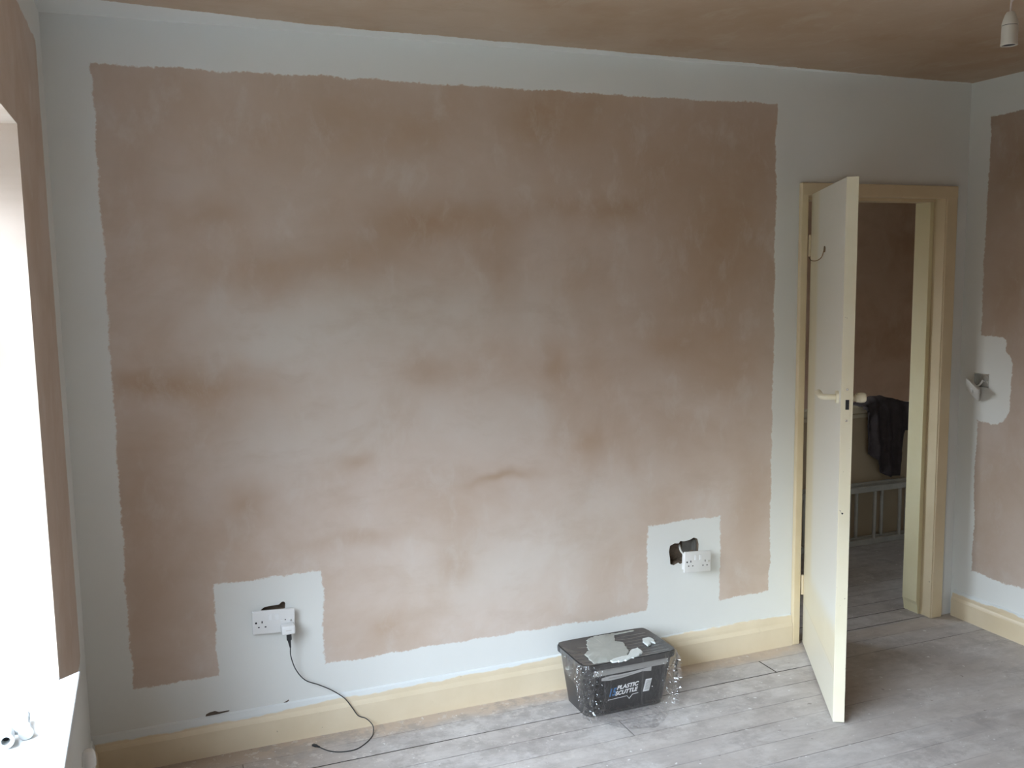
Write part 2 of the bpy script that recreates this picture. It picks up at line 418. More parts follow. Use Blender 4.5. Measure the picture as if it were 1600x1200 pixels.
M['label_grey'] = simple('grey label band', (.33, .325, .31), .4, .4, var=.08)
M['label_pale'] = simple('pale label swoosh', (.46, .45, .44), .4, .4, var=.08)
M['ink_white'] = simple('white print', (.80, .80, .80), .5, .3)
M['ink_blue'] = simple('blue print', (.06, .17, .36), .5, .3)
M['paint_blob'] = simple('dried white paint', (.72, .76, .75), .45, .4, var=.08, scale=60, bump=.002)
M['tape'] = simple('translucent grey white paper', (.42, .43, .40), .5, .3, var=.28, scale=14)
M['paint_film'] = simple('thin dried paint skin', (.60, .62, .62), .4, .4, var=.1, scale=30)
M['grass'] = simple('grass', (.055, .052, .038), .95, .1, var=.4, scale=3)

# clear film
g = G('clinging clear plastic film', .12, .5)
tr = g.nt.nodes.new('ShaderNodeBsdfTransparent'); tr.inputs[0].default_value = (.97, .97, .975, 1)
gl = g.nt.nodes.new('ShaderNodeBsdfGlossy'); gl.inputs['Roughness'].default_value = .045; gl.inputs['Color'].default_value = (1, 1, 1, 1)
df = g.nt.nodes.new('ShaderNodeBsdfDiffuse'); df.inputs['Color'].default_value = (.75, .76, .78, 1)
fz = g.nt.nodes.new('ShaderNodeLayerWeight'); fz.inputs[0].default_value = .5
m1 = g.nt.nodes.new('ShaderNodeMixShader'); m2 = g.nt.nodes.new('ShaderNodeMixShader')
g.nt.links.new(g.m('MULTIPLY_ADD', g.m('POWER', fz.outputs['Facing'], 3.5), .95, .065, clamp=True), m1.inputs[0])
g.nt.links.new(tr.outputs[0], m1.inputs[1]); g.nt.links.new(gl.outputs[0], m1.inputs[2])
g.plug(m2.inputs[0], g.ramp(g.noise(60, 4, .7), .55, .80, .0, .12))
g.nt.links.new(m1.outputs[0], m2.inputs[1]); g.nt.links.new(df.outputs[0], m2.inputs[2])
g.nt.links.new(m2.outputs[0], g.out.inputs[0]); g.nt.nodes.remove(g.bsdf)
M['film'] = g.mat
# window glass
g = G('window glass', .02, .5)
tr = g.nt.nodes.new('ShaderNodeBsdfTransparent'); gl = g.nt.nodes.new('ShaderNodeBsdfGlossy'); gl.inputs['Roughness'].default_value = .01
fz = g.nt.nodes.new('ShaderNodeLayerWeight'); fz.inputs[0].default_value = .5
m1 = g.nt.nodes.new('ShaderNodeMixShader')
g.nt.links.new(g.m('MULTIPLY_ADD', g.m('POWER', fz.outputs['Facing'], 5.0), .9, .03, clamp=True), m1.inputs[0]); g.nt.links.new(tr.outputs[0], m1.inputs[1]); g.nt.links.new(gl.outputs[0], m1.inputs[2])
g.nt.links.new(m1.outputs[0], g.out.inputs[0]); g.nt.nodes.remove(g.bsdf)
M['glass'] = g.mat

# ---------------------------------------------------------------- room shell
XR, H, YF, WT = 3.82, 2.503, -4.35, .12      # right wall, ceiling height, wall behind the camera, partition thickness
LX1, LY1 = 6.3, 2.25                          # landing extents
def solid(lo, hi, m=None):
    return MB().box(lo, hi).build('cutter', m or M['rubble'])
def blob_cutter(pts, y0, y1):
    return MB().extrude_poly([(x, y0, z) for x, z in pts], (0, y1-y0, 0)).build('cutter', M['rubble'])

wb = MB().box((-.35, 0, -.02), (LX1, WT, H+.02)).build('wall_back', M['wall_back'])
wb.data.materials.append(M['rubble'])
DX0, DX1, DZ = 2.905, 3.712, 2.008            # structural door opening
hole = [(2.245,.505),(2.250,.530),(2.272,.538),(2.292,.535),(2.300,.545),(2.318,.541),(2.345,.544),(2.366,.552),(2.383,.545),(2.390,.520),(2.388,.490),(2.35,.462),(2.32,.452),(2.300,.445),(2.290,.452),(2.268,.444),(2.252,.450),(2.250,.475)]
hole2 = [(.575,.500),(.588,.509),(.605,.511),(.628,.5115),(.641,.512),(.645,.517),(.651,.5205),(.658,.5195),(.662,.514),(.660,.495),(.60,.493)]
carve(wb, [solid((DX0, -.1, -.1), (DX1, .3, DZ)), blob_cutter(hole, -.05, .058), blob_cutter(hole2, -.05, .03),
           solid((2.315, -.05, .44), (2.37, .045, .49))])
tag(wb, 'long plastered wall with a bare pink patch and white painted border', 'wall', kind='structure')
wl = MB().box((-.32, YF-.1, -.02), (0, 0.0, H+.02)).build('wall_left', M['wall_left'])
carve(wl, [solid((-.4, WY1, WZ0), (.1, WY0, WZ1))])
tag(wl, 'window wall at the left with a deep pink reveal', 'wall', kind='structure')
wr = MB().box((XR, YF-.1, -.02), (XR+.12, 0.0, H+.02)).build('wall_right', M['wall_right'])
carve(wr, [solid((XR-.05, -.165, 1.122), (XR+.04, -.082, 1.186))])
tag(wr, 'right wall with pink plaster and white border around a hanging switch', 'wall', kind='structure')
wf = MB().box((-.32, YF-.12, -.02), (XR+.12, YF, H+.02)).build('wall_front', M['plaster_bare']); tag(wf, 'plastered wall behind the camera', 'wall', kind='structure')
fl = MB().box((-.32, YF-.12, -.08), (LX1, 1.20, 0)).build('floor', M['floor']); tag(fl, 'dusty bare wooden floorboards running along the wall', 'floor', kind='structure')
ce = MB().box((-.32, YF-.12, H), (LX1, LY1+.1, H+.08)).build('ceiling', M['ceiling']); tag(ce, 'brown pink plaster ceiling with white edge', 'ceiling', kind='structure')
o = MB().box((1.6, LY1, -2.6), (LX1, LY1+.1, H)).build('wall_landing_back', M['landing_plaster']); tag(o, 'dark bare plaster wall across the landing', 'wall', kind='structure')
o = MB().box((LX1, 0, -2.6), (LX1+.1, LY1+.1, H)).build('wall_landing_right', M['landing_plaster']); tag(o, 'end wall of the landing', 'wall', kind='structure')
o = MB().box((1.5, WT, -2.6), (1.6, LY1+.1, H)).build('wall_landing_left', M['landing_plaster']); carve(o, [solid((1.4, .9, 1.3), (1.7, 2.1, 2.2))]); tag(o, 'left wall of the landing', 'wall', kind='structure')  # opening cut for the added fill window
o = MB().box((1.5, 1.1, -2.7), (LX1+.1, LY1+.1, -2.6)).build('floor_stairwell', M['landing_plaster']); tag(o, 'floor at the foot of the stairwell', 'floor', kind='structure')
o = MB().box((1.6, 1.10, -2.6), (LX1, 1.20, -.08)).build('wall_stairwell', M['landing_plaster']); tag(o, 'stairwell side below the landing', 'wall', kind='structure')
o = MB().box((-30, -30, -2.95), (-.6, 30, -2.9)).build('ground_garden', M['grass']); tag(o, 'garden ground outside the window', 'ground', kind='structure')

# skirting boards: moulded profile extruded along a run
PROF = [(0, 0), (-.020, 0), (-.020, .088), (-.017, .096), (-.013, .104), (-.012, .116), (-.010, .124), (-.007, .134), (0, .138)]
def skirting(name, p0, p1, nrm, m, hs=1.0, label=''):
    b = MB(); p0, p1, n = Vector(p0), Vector(p1), Vector(nrm)
    N = max(2, int((p1-p0).length/.25)); rings = []
    for i in range(N+1):
        p = p0.lerp(p1, i/N); wob = .0015*math.sin(i*2.1)
        rings.append([p+n*(-q[0]+(wob if q[0] else 0))+Vector((0, 0, q[1]*hs)) for q in PROF])
    b.ring_loft(rings)
    return tag(b.build(name, m, None), label, 'skirting board', kind='structure')
skirting('baseboard_back', (0.0, 0, 0), (2.872, 0, 0), (0, -1, 0), M['skirting'], 1.03, 'cream skirting board along the long wall, top overpainted white')
skirting('baseboard_right', (XR, -.02, 0), (XR, YF, 0), (-1, 0, 0), M['skirting_right'], .93, 'cream skirting board along the right wall')
skirting('baseboard_left', (0, YF, 0), (0, -.02, 0), (1, 0, 0), M['skirting'], 1.0, 'cream skirting board below the window')

# ---------------------------------------------------------------- door frame
fr = empty('trim_1', (DX0, 0, 0)); tag(fr, 'cream painted door frame with strike plate', 'door frame', kind='structure')
XL, XRR, ZT = 2.8735, 3.745, 2.04
def in_frame(b, name, m, smooth=False): 
    o = b.build(name, m, fr, smooth); o.matrix_parent_inverse = Matrix.Translation((-DX0, 0, 0)); return o
in_frame(MB().box((XL, -.020, 0), (XL+.037, .0, ZT), bev=.004), 'architrave', M['frame'])
in_frame(MB().box((XRR-.062, -.020, 0), (XRR, .0, ZT), bev=.004), 'architrave', M['frame'])
in_frame(MB().box((XL, -.021, ZT-.055), (XRR, .0, ZT+.0), bev=.004), 'architrave', M['frame'])
in_frame(MB().box((DX0, .012, 0), (DX0+.022, WT+.012, DZ)), 'jamb', M['frame'])
in_frame(MB().box((DX1-.032, -.012, 0), (DX1, WT+.012, DZ)), 'jamb', M['frame'])
in_frame(MB().box((DX0, -.012, DZ-.022), (DX1, WT+.012, DZ)), 'head_jamb', M['frame'])
in_frame(MB().box((DX0+.022, .040, 0), (DX0+.037, WT+.012, DZ-.02)), 'door_stop', M['jamb'])
# right stop is chipped away at the bottom
b = MB(); xs0, xs1 = DX1-.032-.022, DX1-.031
b.extrude_poly([(xs0+.012, .055, .0), (xs1, .055, 0), (xs1, .055, DZ-.02), (xs0, .055, DZ-.02), (xs0, .055, .062), (xs0+.006, .055, .045)], (0, WT+.025-.055, 0))
ob = in_frame(b, 'door_stop', M['jamb'])
in_frame(MB().box((DX0+.02, .045, DZ-.035), (DX1-.03, WT+.012, DZ-.02)), 'door_stop', M['frame'])
sp = in_frame(MB().box((DX1-.0325, -.010, 1.165), (DX1-.031, .050, 1.235)), 'strike_plate', M['frame'])
s2 = MB().box((DX1-.0345, .018, 1.182), (DX1-.030, .034, 1.222)).build('latch_slot', M['dark_slot'], sp)
s2.matrix_parent_inverse = sp.matrix_parent_inverse.copy()
# landing side architraves
in_frame(MB().box((DX0-.05, WT, 0), (DX0+.01, WT+.018, ZT)), 'architrave', M['frame'])
in_frame(MB().box((DX1-.01, WT, 0), (DX1+.05, WT+.018, ZT)), 'architrave', M['frame'])

# ---------------------------------------------------------------- door leaf, opened past square
DW, DT, DH, ANG = .761, .0404, 1.981, math.radians(120.31)
# local frame: +x from hinge to lock edge, +y towards the landing-side face, z up
dr = empty('door_1', (2.9215, -.025, .010), (0, 0, -ANG)); tag(dr, 'cream flush door standing open into the room', 'door', kind='structure')
MB().box((0.0, 0, 0), (DW-.0015, DT, DH), bev=.0012, seg=1).build('door_leaf', M['door'], dr)
b = MB().box((DW-.0035, -.0005, 0), (DW, DT+.0005, DH), bev=.001, seg=1)
b.build('lipping', M['door_edge'], dr)
# latch forend with bolt
fe = MB().box((DW-.0008, .008, 1.115), (DW+.0006, .031, 1.255), bev=.0004, seg=1).build('latch_plate', M['door_edge'], dr)
MB().box((DW-.0005, .015, 1.168), (DW+.002, .027, 1.203)).build('latch_bolt', M['dark_slot'], fe)
MB().cyl((DW, .0195, 1.240), (DW+.0012, .0195, 1.240), .004).build('screw', M['galv'], fe)
MB().cyl((DW, .0195, 1.128), (DW+.0012, .0195, 1.128), .004).build('screw', M['galv'], fe)
MB().cyl((DW-.0002, .014, .79), (DW+.0009, .014, .79), .0032).build('nail_hole', M['dark_slot'], dr)
def lever(side):
    y0 = 0 if side < 0 else DT
    s = side
    b = MB()
    zz = 1.205; xr_ = DW-.062
    b.cyl((xr_, y0, zz), (xr_, y0+s*.008, zz), .024, .022, 24)
    b.tube(spline([(xr_, y0+s*.006, zz), (xr_, y0+s*.03, zz), (xr_-.006, y0+s*.048, zz), (xr_-.03, y0+s*.055, zz), (xr_-.075, y0+s*.054, zz+.003), (xr_-.118, y0+s*.050, zz+.001)], 6),
           [.010]*8+[.0105]*8+[.011]*6+[.012]*6+[.0125]*3, 14)
    return b.build('door_handle', M['door_edge'], dr, True)
lever(-1)
# knob-like handle on the landing side
b = MB(); zz = 1.203
b.lathe([(.026, 0), (.026, .006), (.013, .010), (.012, .018), (.017, .024), (.0185, .038), (.018, .050), (.014, .056), (.004, .058)], (DW-.062, DT, zz), (0, 1, 0), 24)
b.build('door_handle', M['door_edge'], dr, True)
# coat hook on the visible face
b = MB()
b.cyl((.352, 0, 1.742), (.352, -.004, 1.742), .012)
b.tube(spline([(.352, -.003, 1.742), (.352, -.012, 1.712), (.345, -.030, 1.698), (.325, -.048, 1.700), (.315, -.055, 1.714)], 6), .0019, 8)
b.build('coat_hook', M['brown_metal'], dr, True)
for zz in (.22, 1.72):
    MB().cyl((-.004, -.004, zz), (-.004, -.004, zz+.09), .006).build('hinge', M['frame'], dr, True)

# ---------------------------------------------------------------- window
win = empty('window_1', (-.25, WY0, WZ0)); tag(win, 'white framed window in the left wall above the sill', 'window', kind='structure')
def in_win(b, name, m, par=None):
    o = b.build(name, m, par or win); o.matrix_parent_inverse = Matrix.Translation((.25, -WY0, -WZ0)); return o
x0, x1 = -.275, -.215
b = MB(); fw = .055
b.box((x0, WY1, WZ0), (x1, WY0, WZ0+fw)); b.box((x0, WY1, WZ1-fw), (x1, WY0, WZ1))
b.box((x0, WY0-fw, WZ0), (x1, WY0, WZ1)); b.box((x0, WY1, WZ0), (x1, WY1+fw, WZ1))
ym = [WY0-.66, WY1+.66]
for y in ym: b.box((x0, y-.035, WZ0), (x1, y+.035, WZ1))
zt_ = 1.62
for a, c in ((WY0, ym[0]), (ym[1], WY1)): b.box((x0, min(a, c), zt_-.035), (x1, max(a, c), zt_+.035))
in_win(b, 'window_frame', M['upvc'])
ys = [WY1]+ym[::-1]+[WY0]
for a, c in zip(ys, ys[1:]):
    in_win(MB().box((-.247, a+.03, WZ0+.05), (-.243, c-.03, WZ1-.05)), 'pane', M['glass'])
def small_window(name, x, y, z, w, h, label):
    e_ = tag(empty(name, (x, y, z)), label, 'window', kind='structure')
    b = MB(); f_ = .04
    for lo, hi in (((0, 0, 0), (.04, w, f_)), ((0, 0, h-f_), (.04, w, h)), ((0, 0, 0), (.04, f_, h)), ((0, w-f_, 0), (.04, w, h))): b.box(lo, hi)
    b.build('window_frame', M['upvc'], e_); MB().box((.018, f_-.005, f_-.005), (.022, w-f_+.005, h-f_+.005)).build('pane', M['glass'], e_)
small_window('landing_fill_window', 1.53, .9, 1.3, 1.2, .9, 'added unseen window that lights the landing from its left end')  # window added out of view to brighten the dark landing
# sill board with a mitred nose end past the reveal
ZS = .690
b = MB()
pts = [(-.217, WY1, ZS-.035), (.001, WY1, ZS-.035), (.001, WY1-.03, ZS-.035), (.048, WY1-.03, ZS-.035), (.048, -.792, ZS-.035), (.002, -.832, ZS-.035), (.002, WY0, ZS-.035), (-.217, WY0, ZS-.035)]
b.extrude_poly([(x, y, ZS-.034) for x, y, _ in pts], (0, 0, .034))
sill = in_win(b, 'window_sill', M['sill'])
md = sill.modifiers.new('bev', 'BEVEL'); md.width = .004; md.segments = 3; md.limit_method = 'ANGLE'

# ---------------------------------------------------------------- sockets
def double_socket(name, M4, rockers=True, pins_right=True):
    """146 x 86 mm; local: x right, z up, -y towards the room, origin at the plate centre back"""
    t = empty(name); t.matrix_world = M4
    MB().box((-.073, -.009, -.043), (.073, 0, .043), bev=.0025, seg=3).build('faceplate', M['white_plastic'], t, True)
    for sx_ in (-1, 1):
        cx = sx_*.040
        # earth (vertical), live/neutral (horizontal)
        if sx_ < 0 or pins_right:
            e1 = MB().box((cx-.002, -.0096, -.002), (cx+.002, -.0088, .006))
            e1.box((cx-.0145, -.0096, -.0185), (cx-.0085, -.0088, -.0145)); e1.box((cx+.0085, -.0096, -.0185), (cx+.0145, -.0088, -.0145))
            e1.build('pin_slots', M['dark_slot'], t)
        r = MB().box((sx_*.012-.0065, -.0125, .006), (sx_*.012+.0065, -.0085, .028), Matrix.Rotation(math.radians(-4), 4, 'X'), bev=.001)
        r.build('rocker_switch', M['white_gloss_plastic'], t)
        MB().cyl((sx_*.0605, -.0088, -.0), (sx_*.0605, -.0098, -.0), .0036, n=14).build('screw', M['dark_slot'] if sx_ < 0 else M['galv'], t)
    return t
def placed(loc, rx=0, ry=0, rz=0):
    return Matrix.Translation(loc) @ Euler((math.radians(rx), math.radians(ry), math.radians(rz)), 'XYZ').to_matrix().to_4x4()
s1 = double_socket('double_socket', placed((.6165, -.020, .462), 2, 1.0, -6.0), pins_right=True)
tag(s1, 'white double wall socket with a charger plugged in, left of the bucket', 'socket')
b = MB().box((-.063, 0, -.034), (.063, .008, .034)); b.build('socket_back', M['white_plastic'], s1)
s3 = double_socket('double_socket', placed((2.343, -.058, .468), -6, 7, 10))
tag(s3, 'white double socket hanging loose and tilted below a broken hole in the wall', 'socket')
MB().box((-.063, 0, -.034), (.063, .020, .034), bev=.002).build('socket_back', M['white_plastic'], s3)
o = MB().tube(spline([(-.045, .018, .022), (-.060, .030, .040), (-.050, .05, .054), (-.02, .085, .056)], 6), .0042, 8).build('cable', M['grey_white_plastic'], s3, True)
tag(o, 'grey white sheathed cable from the wall hole')
# metal box standing in the broken hole
bb = MB(); bb.box((2.336, .012, .468), (2.384, .046, .470)); bb.box((2.3825, .012, .468), (2.3845, .046, .536)); bb.box((2.336, .044, .468), (2.384, .046, .536))
o = bb.build('back_box', M['dull_metal']); tag(o, 'grey metal back box showing in the broken hole above the loose socket', 'back box')

# charger plugged in + its cable
ch = empty('plug_charger', (.6605, -.0325, .444)); tag(ch, 'small white USB plug charger in the right half of the left socket', 'charger')
b = MB().box((-.0235, -.044, -.0215), (.0235, -.001, .0105), bev=.006, seg=4); b.build('body', M['white_gloss_plastic'], ch, True)
MB().box((-.0215, -.0015, -.0215), (.0215, .0012, .0195), bev=.0005, seg=1).build('base_plate', M['white_plastic'], ch)
MB().box((-.010, -.0444, -.0065), (.010, -.0438, -.0040)).build('printed_mark', M['grey_white_plastic'], ch)
cab = empty('charging_cable', (.661, -.045, .420)); tag(cab, 'thin black charging cable hanging from the left socket to the floor', 'cable')
def in_cab(b, name, m, sm=True):
    o = b.build(name, m, cab, sm); o.matrix_parent_inverse = Matrix.Translation((-.661, .045, -.420)); return o
cx, cy = .663, -.056
in_cab(MB().box((cx-.0085, cy-.005, .396), (cx+.0085, cy+.005, .4235), bev=.002), 'usb_plug', M['black_plastic'])
in_cab(MB().cyl((cx, cy, .397), (cx+.003, cy, .368), .006, .0028), 'strain_relief', M['black_plastic'])
pts = [(cx+.003, cy, .372), (.668, -.042, .330), (.684, -.036, .275), (.716, -.032, .228), (.765, -.030, .200), (.812, -.030, .170), (.856, -.031, .132), (.884, -.031, .088), (.903, -.036, .058), (.930, -.046, .046),
       (.950, -.062, .024), (.948, -.080, .006), (.934, -.110, .003), (.900, -.150, .003), (.860, -.176, .003), (.81, -.172, .003), (.772, -.148, .003), (.744, -.108, .003)]
in_cab(MB().tube(spline(pts, 8), .0019, 8), 'cord', M['black_plastic'])
a = Vector((.744, -.108, .0045)); d = Vector((-.20, .26, 0)).normalized()
in_cab(MB().cyl(a-d*.002, a+d*.014, .0028, .0045), 'strain_relief', M['black_plastic'])
Mt = Matrix.Translation(a+d*.022) @ d.to_track_quat('Y', 'Z').to_matrix().to_4x4()
in_cab(MB().box((-.0055, -.010, -.0035), (.0055, .008, .0035), Mt, bev=.0012), 'micro_usb_plug', M['black_plastic'])

# chips and cracks above the skirting (own-shape damage on the wall)
def chip(pts, name='plaster_chip', depth=.0012, lab=''):
    b = MB(); b.extrude_poly([(x, .0, z) for x, z in pts], (0, -depth, 0)); return b
cr = chip([(.370,.1425),(.385,.143),(.400,.143),(.415,.1435),(.450,.1465),(.451,.150),(.415,.1505),(.402,.1565),(.384,.1545),(.372,.150)]).build('crack', M['crack'])
cr.parent = wb; 
c2 = chip([(.640,.143),(.649,.146),(.658,.151),(.659,.147),(.652,.142)]).build('crack', M['crack']); c2.parent = wb

# ---------------------------------------------------------------- hanging switch on the right wall
bx = MB(); t_ = .0015
ya, yb, za, zb = -.1645, -.0825, 1.1225, 1.1855
bx.box((XR+.036, ya, za), (XR+.038, yb, zb)); bx.box((XR-.002, ya, za), (XR+.036, ya+t_, zb)); bx.box((XR-.002, yb-t_, za), (XR+.036, yb, zb))
bx.box((XR-.002, ya, za), (XR+.036, yb, za+t_)); bx.box((XR-.002, ya, zb-t_), (XR+.036, yb, zb))
o = bx.build('back_box', M['galv']); tag(o, 'shiny metal back box set in the right wall behind the loose switch', 'back box')
sw = empty('light_switch'); sw.matrix_world = Matrix.Translation((XR-.034, -.112, 1.112)) @ Euler((math.radians(34), math.radians(33), math.radians(-90)), 'XYZ').to_matrix().to_4x4()
tag(sw, 'white switch plate hanging tilted off the right wall', 'light switch')
MB().box((-.043, -.007, -.043), (.043, 0, .043), bev=.002, seg=3).build('faceplate', M['grey_white_plastic'], sw, True)
MB().box((-.006, -.011, -.012), (.006, -.006, .012), bev=.001).build('rocker_switch', M['white_plastic'], sw)
MB().box((-.025, 0, -.022), (.025, .016, .022), bev=.001).build('switch_back', M['grey_white_plastic'], sw)
MB().tube(spline([(0, .015, .01), (.005, .03, .02), (.0, .05, .03)], 5), .004, 8).build('cable', M['grey_white_plastic'], sw, True)

# ---------------------------------------------------------------- pendant lamp holder
LP = Vector((2.333, -1.5, 2.232))
lp = empty('pendant_lamp_holder', LP); tag(lp, 'off white bakelite lamp holder hanging from the ceiling at the top right', 'pendant lamp holder')
MB().lathe([(.0195, 0), (.0205, 0), (.0205, .004), (.0198, .006), (.0192, .046), (.0187, .048), (.0165, .048), (.0165, 0), (.0195, 0)], (0, 0, 0), n=32, cap=False).build('skirt', M['lamp'], lp, True)
MB().lathe([(.0195, .0495), (.0195, .052), (.0170, .062), (.0125, .076), (.0085, .082), (.004, .083)], (0, 0, 0), n=32).build('cap', M['lamp'], lp, True)
MB().lathe([(.0178, .0465), (.0178, .051)], (0, 0, 0), n=32).build('gap_ring', M['dark_slot'], lp)
MB().lathe([(.015, .002), (.015, .03)], (0, 0, 0), n=24).build('bayonet_socket', M['dark_slot'], lp)
HC = H-LP.z
MB().tube(spline([(0, 0, .078), (.002, .001, .10), (.003, 0, .13), (.001, 0, .19), (0, 0, HC)], 6), .0026, 8).build('flex', M['flex'], lp, True)
b = MB()
for k, (dx, dz) in enumerate(((.006, .116), (-.006, .122), (.009, .128))):
    b.tube(spline([(.002, 0, .106+.004*k), (.002+dx, .004*(k-1), dz), (.003+dx*1.6, .005*(k-1), dz+.014), (.002, 0, dz+.04)], 5), .0022, 6)
b.build('frayed_sleeve', M['flex'], lp, True)
MB().lathe([(.04, 0), (.04, -.012), (.02, -.022), (.006, -.028)], (0, 0, HC), n=32).build('ceiling_rose', M['lamp'], lp, True)

# ---------------------------------------------------------------- radiator valve below the sill
rv = empty('radiator_valve', (.047, -.72, 0)); tag(rv, 'white capped radiator valve on its pipe, below the sill in the corner', 'valve')
VZ = .392
MB().lathe([(.0075, 0), (.0075, VZ)], (0, 0, 0), n=16).build('pipe', M['white_plastic'], rv, True)
MB().lathe([(.006, 0), (.014, .002), (.015, .02), (.014, .03), (.0165, .032), (.018, .036), (.0175, .055), (.016, .070), (.012, .077), (.004, .080)], (0, 0, VZ-.03), n=28).build('cap', M['white_gloss_plastic'], rv, True)
MB().cyl((0, 0, VZ-.01), (0, -.04, VZ-.01), .010).build('tail', M['galv'], rv, True)
# ---------------------------------------------------------------- plastic fittings lying on the sill
ft = empty('pipe_fitting', (-.06, -1.12, ZS)); tag(ft, 'white plastic fitting with an open socket end lying on the window sill', 'fitting')
def in_ft(b, name, m):
    m = M['fitting'] if m is M['white_gloss_plastic'] else m
    o = b.build(name, m, ft, True); o.matrix_parent_inverse = Matrix.Translation((.06, 1.12, -ZS)); return o
def hexring(p0, p1, ro, ri, n=20):
    p0, p1 = Vector(p0), Vector(p1); b = MB(); L = (p1-p0).length
    b.lathe([(ri, L*.5), (ri, 0), (ro, 0), (ro, L), (ri, L), (ri, L*.5)], p0, p1-p0, n, cap=False); return b
r_ = .0165
in_ft(hexring((-.073, -1.180, ZS+.020), (-.078, -1.135, ZS+.018), .0165, .009), 'socket_end', M['white_gloss_plastic'])
in_ft(MB().cyl((-.075, -1.150, ZS+.018), (-.085, -1.065, ZS+.014), .0095, .009), 'stem', M['white_gloss_plastic'])
in_ft(MB().cyl((-.0768, -1.155, ZS+.0185), (-.0772, -1.150, ZS+.0185), .0090), 'dark_bore', M['dark_slot'])
in_ft(MB().cyl((-.078, -1.125, ZS+.016), (-.045, -1.130, ZS+.018), .009), 'bridge', M['white_gloss_plastic'])
in_ft(MB().lathe([(.006, 0), (.015, .002), (.015, .024), (.009, .028), (.0085, .075), (.0105, .077), (.0105, .1), (.004, .101)], (-.038, -1.150, ZS+.016), (-.12, 1, 0), 20), 'side_branch', M['white_gloss_plastic'])
in_ft(MB().cyl((-.0505, -1.051, ZS+.018), (-.0515, -1.045, ZS+.018), .0065), 'dark_bore', M['dark_slot'])
cpb = MB().box((-.010, -.006, 0), (.010, .006, .005), bev=.0015).build('plaster_crumb', M['grey_white_plastic'], None, False, (-.060, -.925, ZS), (0, 0, .5))
tag(cpb, 'small off white crumb of plaster alone on the window sill behind the fitting', 'crumb')

# ---------------------------------------------------------------- bucket
BC = Vector((1.886, -.204, 0)); BWt, BDt, BH, BWb, BDb = .406, .264, .227, .336, .186
bk = empty('plastic_scuttle', (BC.x, BC.y, 0), (0, 0, math.radians(.6)))
tag(bk, 'black rectangular plastic bucket with printed label, wrapped in clear film, by the skirting', 'bucket')
def rrect(w, d, r, z, n=7, oy=0.0):
    out = []
    for (sx_, sy_, a0) in ((1, 1, 0), (-1, 1, 90), (-1, -1, 180), (1, -1, 270)):
        for k in range(n+1):
            a = math.radians(a0+90*k/n)
            out.append(Vector((sx_*(w/2-r)+r*math.cos(a), sy_*(d/2-r)+r*math.sin(a)+oy, z)))
    return out
def bsec(z):   # outer section size at height z
    t = z/BH; return BWb+(BWt-.016-BWb)*t, BDb+(BDt-.016-BDb)*t, .008*(1-t)
b = MB(); rings = []
w, d, oy = bsec(0); rings.append(rrect(w-.012, d-.012, .030, .0, oy=oy))
for z in (.006, .05, .1, .15, .195, .205):
    w, d, oy = bsec(z); rings.append(rrect(w, d, .034, z, oy=oy))
rings.append(rrect(BWt, BDt, .040, .206)); rings.append(rrect(BWt+.002, BDt+.002, .041, .222)); rings.append(rrect(BWt-.004, BDt-.004, .039, BH))
rings.append(rrect(BWt-.022, BDt-.022, .034, BH)); rings.append(rrect(BWt-.026, BDt-.026, .034, .20)); rings.append(rrect(BWb-.012, BDb-.012, .03, .012, oy=.008))
b.ring_loft(rings); b.build('tub', M['bucket'], bk, True)
# stretched sheet over the top with ridges running across
b = MB(); nx, ny = 90, 60; W2, D2 = BWt-.008, BDt-.008
gv = []
for i in range(nx+1):
    row = []
    for j in range(ny+1):
        u = -1+2*i/nx; v = -1+2*j/ny
        # squash the square grid to a rounded rectangle
        k = 1-.055*(abs(u)*abs(v))**6
        x, y = u*W2/2*k, v*D2/2*k
        sagf = (1-abs(u)**4)*(1-abs(v)**4)
        rid = .0016*math.sin((y+.10*x)*2*math.pi/.026+1.5*mnoise.noise(Vector((x*9, y*6, 0))))*max(0, min(1, (x+.02)/.06))
        cr_ = .0025*mnoise.noise(Vector((x*18, y*40, 3)))
        row.append(b.bm.verts.new((x, y, BH+.0022-.006*sagf*(1 if u > -.1 else 1.3)+(rid+cr_)*sagf)))
    gv.append(row)
for i in range(nx):
    for j in range(ny): b.bm.faces.new((gv[i][j], gv[i+1][j], gv[i+1][j+1], gv[i][j+1]))
top = b.build('lid_sheet', M['bucket_in'], bk, True)
def top_patch(pts, z0, th, name, m, rag=.004, amp=.002, sub=3):
    P = [Vector((x, y, 0)) for x, y in pts]; out = []
    for a, c in zip(P, P[1:]+P[:1]):
        n_ = max(2, int((c-a).length/.006))
        for k in range(n_):
            q = a.lerp(c, k/n_); q += Vector((mnoise.noise(q*90), mnoise.noise(q*90+Vector((5, 5, 5))), 0))*rag; out.append(q)
    cen = sum(out, Vector())/len(out)
    b = MB(); n_ = len(out); rings = []
    for f, hz in ((1, 0), (.97, th), (.6, th*1.15), (.25, th*1.1)):
        rings.append([Vector((cen.x+(p.x-cen.x)*f-BC.x, cen.y+(p.y-cen.y)*f-BC.y, z0+hz+amp*mnoise.noise(p*60*f))) for p in out])
    b.ring_loft(rings); return b.build(name, m, bk, True)
top_patch([(1.819,-.090),(1.879,-.078),(1.948,-.080),(1.909,-.155),(1.935,-.180),(1.925,-.212),(1.911,-.267),(1.866,-.318),(1.818,-.325),(1.735,-.318),(1.740,-.225),(1.775,-.191),(1.790,-.145)], BH-.002, .0035, 'torn_paper', M['tape'], .006, .001)
top_patch([(1.80,-.318),(1.853,-.308),(1.890,-.303),(1.925,-.262),(1.952,-.262),(1.955,-.300),(1.93,-.318),(1.877,-.335),(1.84,-.343),(1.80,-.340)], BH, .005, 'paint_smear', M['paint_blob'], .007, .002)
